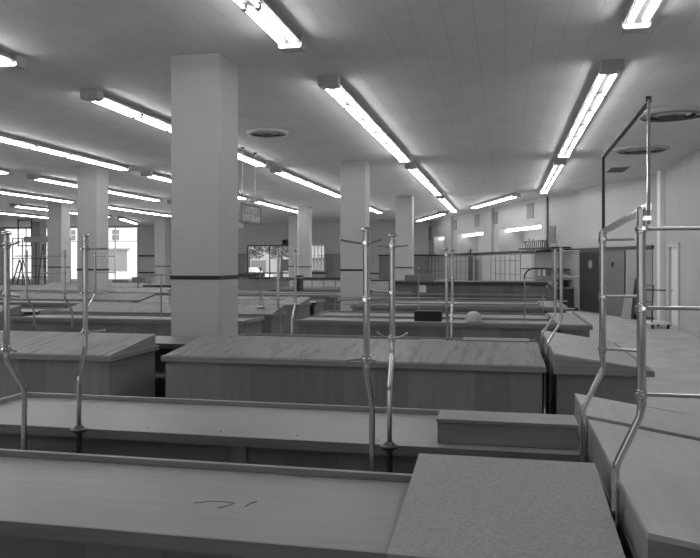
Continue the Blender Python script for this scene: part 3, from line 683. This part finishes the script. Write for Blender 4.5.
# ---------------------------------------------------------------- left background: ladders, frames, cartons, wall boxes
def stepladder(label, x, y, h, rz):
    t = thing('stepladder', label, 'ladder', (x, y, 0), rz, 'stepladders by the left windows')
    for s in (-1, 1):
        MB().tube([(s*.32, -.5, 0), (s*.2, 0, h)], .035, 6).build('rail', 'dark', t)
        MB().tube([(s*.30, .5, 0), (s*.18, .03, h)], .028, 6).build('rear_leg', 'dark', t)
    n = int(h/.3)
    for k in range(1, n):
        f_ = k/n; MB().box(-(.32-.12*f_), .32-.12*f_, -.5+.5*f_-.05, -.5+.5*f_+.05, h*f_-.015, h*f_+.015).build('tread', 'grey', t)
    MB().box(-.24, .24, -.1, .1, h, h+.03).build('top_step', 'grey', t)
stepladder('tall stepladder against the bright window at the far left', -23.1, 33.0, 2.7, .2)
stepladder('lower stepladder left of the tall one', -24.9, 33.4, 1.9, -.5)
sd = thing('scaffold', 'light scaffold frame with a long plank at the far left', 'scaffold', (-24.1, 34.2, 0))
for x in (-1.6, -.2, 1.3):
    for y in (-.4, .4): MB().tube([(x, y, 0), (x, y, 3.1)], .03, 6).build('standard', 'dark', sd)
for z in (1.0, 2.0, 3.05): MB().tube([(-1.6, -.4, z), (1.3, -.4, z)], .025, 6).build('ledger', 'dark', sd)
MB().box(-.9, 1.5, -.45, -.15, 2.85, 3.15).build('plank', 'grey', sd)
hf = tag(MB().box(-.05, .0, -.03, .03, 0, 1.6).box(-.9, -.05, -.03, .03, 0, .06).box(-.9, -.05, -.03, .03, 1.54, 1.6).box(-.95, -.9, -.03, .03, 0, 1.6).build('picture_frame', 'dark', loc=(-27.6, 38.0, HC-1.65)), 'empty dark frame hanging high at the left picture edge', 'frame')
m = MB()
for x in (-27.65, -28.5): m.tube([(x, 38.0, HC-.06), (x, 38.0, HC)], .01, 6)
m2 = MB()
for x in (-.03, -.92): m2.tube([(x, 0, 1.6), (x, 0, 1.65)], .012, 6)
m2.build('hanger', 'dark', hf)
for i, (x, y, z, w, d, h, mt, lab) in enumerate([
        (-14.2, 26.4, .8255, .6, .5, .36, 'grey', 'upright grey carton right of the broad left column'),
        (-15.2, 26.5, .8255, .5, .4, .25, 'grey', 'small grey carton left of the upright grey carton'),
        (-11.1, 21.9, .8255, 1.0, .5, .2, 'dark', 'long low dark carton behind the broad left column'),
        (-16.3, 26.4, .8255, .7, .5, .3, 'box', 'wooden crate on the sixth island at the left'),
        (-9.4, 21.9, .8255, .8, .5, .28, 'grey', 'flat grey carton left of the nearest column')]):
    tag(MB().box(-w/2, w/2, -d/2, d/2, 0, h).build('carton', mt, loc=(x, y, z), rz=.03*i-.06, bevel=.005), lab, 'box', 'cartons on the far islands')
for x0, x1, z0, z1, lab in [(-17.95, -17.25, .3, 2.3, 'wood wall panel left of the shop window'), (-11.6, -10.55, .3, 2.28, 'wood wall panel right of the small window')]:
    o = thing('wall_cabinet', lab, 'cabinet', ((x0+x1)/2, YB-.02, z0), 0, 'wooden cabinets on the back wall'); w = (x1-x0)/2
    MB().box(-w, w, -.2, 0, 0, z1-z0).build('body', 'panel', o); MB().box(-w-.03, w+.03, -.24, 0, z1-z0, z1-z0+.07).build('cornice', 'rimlight', o)
sp = thing('loudspeaker', 'small dark box high above the shop window corner', 'loudspeaker', (-14.42, YB-.01, 2.98))
MB().box(-.18, .18, -.2, 0, 0, .34).build('case', 'dark', sp); MB().lathe((0, -.215, .17), [(.12, 0), (.12, .015)], 16, 'Y').build('grille', 'black', sp)
sp = thing('wall_box', 'narrow dark box high on the back wall left of the centre column', 'box', (-10.25, YB-.01, 3.5))
MB().box(-.1, .1, -.15, 0, 0, .36).build('case', 'dark', sp); MB().box(-.07, .07, -.16, -.15, .04, .3).build('cover', 'grey', sp)
for x, lab in ((-7.2, 'centre'), (-5.2, 'right')):
    t = thing('wall_panel', 'pale wooden wall panel at the %s of the back wall behind the columns' % lab, 'panel', (x, YB-.001, 0), 0, 'panels on the back wall')
    MB().box(-.85, .85, -.06, 0, .1, 2.2).build('board', 'panel', t); MB().box(-.9, .9, -.09, 0, 2.2, 2.3).build('cap', 'darkwood', t)

# ---------------------------------------------------------------- street outside
tag(MB().box(-60, 10, YB+.3, 75, -.2, -.05).build('street', 'asphalt'), 'pale pavement and street outside the shop windows', 'street')
sh = thing('shed', 'low grey shed outside the small window', 'shed', (-15.2, 59.0, -.045))
MB().box(-1.6, 1.2, 0, 2.5, 0, 2.1).build('wall', 'grey', sh); MB().box(-1.75, 1.35, -.15, 2.65, 2.1, 2.22).build('roof', 'dark', sh)
bd = thing('building', 'white building across the street with a sash window', 'building', (-38, 62, 0))
MB().box(-12, 4.6, 0, 6, -.04, 9).build('wall', 'stucco', bd)
for x, z, w, h in [(1.6, 3.95, .7, .95), (-3.0, 3.95, .7, .95), (-6.5, 3.95, .7, .95)]:
    q = MB().box(x, x+w, -.06, 0, z, z+h).build('window', 'grey', bd); MB().box(x-.06, x+w+.06, -.09, 0, z+h/2-.03, z+h/2+.03).build('sash_bar', 'white', q)
MB().box(1.1, 3.1, -.08, 0, 1.0, 3.0).build('garage_door', 'signgrey', bd)
MB().box(.8, 3.4, -.3, 0, 3.05, 3.2).build('canopy', 'lightgrey', bd)
b2 = thing('building', 'low pale building seen through the shop window', 'building', (-22, 66, 0))
MB().box(-8, 16, 0, 6, -.04, 3.6).build('wall', 'lightgrey', b2); MB().box(-2, -.5, -.05, 0, .2, 2.0).build('door', 'grey', b2); MB().box(1, 3.2, -.05, 0, 1.0, 2.1).build('window', 'dark', b2)
MB().box(-8.2, 16.2, -.3, 6, 3.6, 3.9).build('roof', 'grey', b2)
def tree(x, y, h, r, label):
    t = thing('tree', label, 'tree', (x, y, -.045), 0, 'street trees outside the window')
    MB().tube([(0, 0, .0), (.05, 0, h*.4), (.0, .05, h*.75)], [.16, .12, .05], 8).build('trunk', 'bark', t)
    m = MB(); rnd = random.Random(int(abs(x)*10))
    for k in range(900):
        u = rnd.uniform(0, 2*PI); w = rnd.uniform(-.9, 1); q = r*(.45+.6*rnd.random()); s = rnd.uniform(.08, .2)
        c_ = Vector((q*math.cos(u)*math.sqrt(max(0, 1-w*w)), q*math.sin(u)*math.sqrt(max(0, 1-w*w)), h*.72+q*w*.8))
        a = Vector((rnd.uniform(-1, 1), rnd.uniform(-1, 1), rnd.uniform(-1, 1))).normalized(); b_ = a.cross(Vector((rnd.uniform(-1, 1), rnd.uniform(-1, 1), .3))).normalized()
        m.add([c_-a*s, c_-b_*s*.5, c_+a*s, c_+b_*s*.5], [(0, 1, 2, 3)])
    m.build('foliage', 'leaf', t)
tree(-20.6, 56, 4.4, 1.5, 'leafy street tree seen at the left of the shop window'); tree(-19.2, 60.5, 4.6, 1.5, 'leafy street tree seen in the middle of the shop window')
car = thing('parked_car', 'pale parked car outside the shop window', 'car', (-20.2, 54.0, -.05))
m = MB(); pr = [(-2.1, .35), (-2.1, .8), (-1.3, .95), (-.8, 1.4), (.8, 1.45), (1.4, .98), (2.1, .85), (2.15, .35)]
k = len(pr); m.add([(x, -.8, z) for x, z in pr]+[(x, .8, z) for x, z in pr], [tuple(range(k)), tuple(range(2*k-1, k-1, -1))]+[(i, (i+1) % k, (i+1) % k+k, i+k) for i in range(k)])
m.build('body', 'white', car)
for x in (-1.35, 1.35):
    for y in (-.85, .65): MB().lathe((x, y, .33), [(.33, 0), (.33, .2)], 18, 'Y').build('wheel', 'rubber', car)
MB().box(-.65, .65, -.815, -.8, .98, 1.33).build('side_window', 'dark', car)

# ---------------------------------------------------------------- world, camera, view
w = bpy.data.worlds.new('sky'); sc.world = w; w.use_nodes = True
nt = w.node_tree; bg = nt.nodes['Background']; bg.inputs[0].default_value = g3(1.0); bg.inputs[1].default_value = 2.4
cd = bpy.data.cameras.new('camera'); cam = bpy.data.objects.new('camera', cd); C.objects.link(cam)
cam.location = (0, 0, 1.75); cam.rotation_euler = (PI/2, 0, math.atan(155/720))
cd.sensor_width = 36; cd.lens = 720/700*36; cd.shift_y = -16/700; cd.clip_end = 300
sc.camera = cam
vs = sc.view_settings; vs.view_transform = 'Standard'; vs.look = 'None'; vs.gamma = 1; vs.use_curve_mapping = False; vs.exposure = 0.3
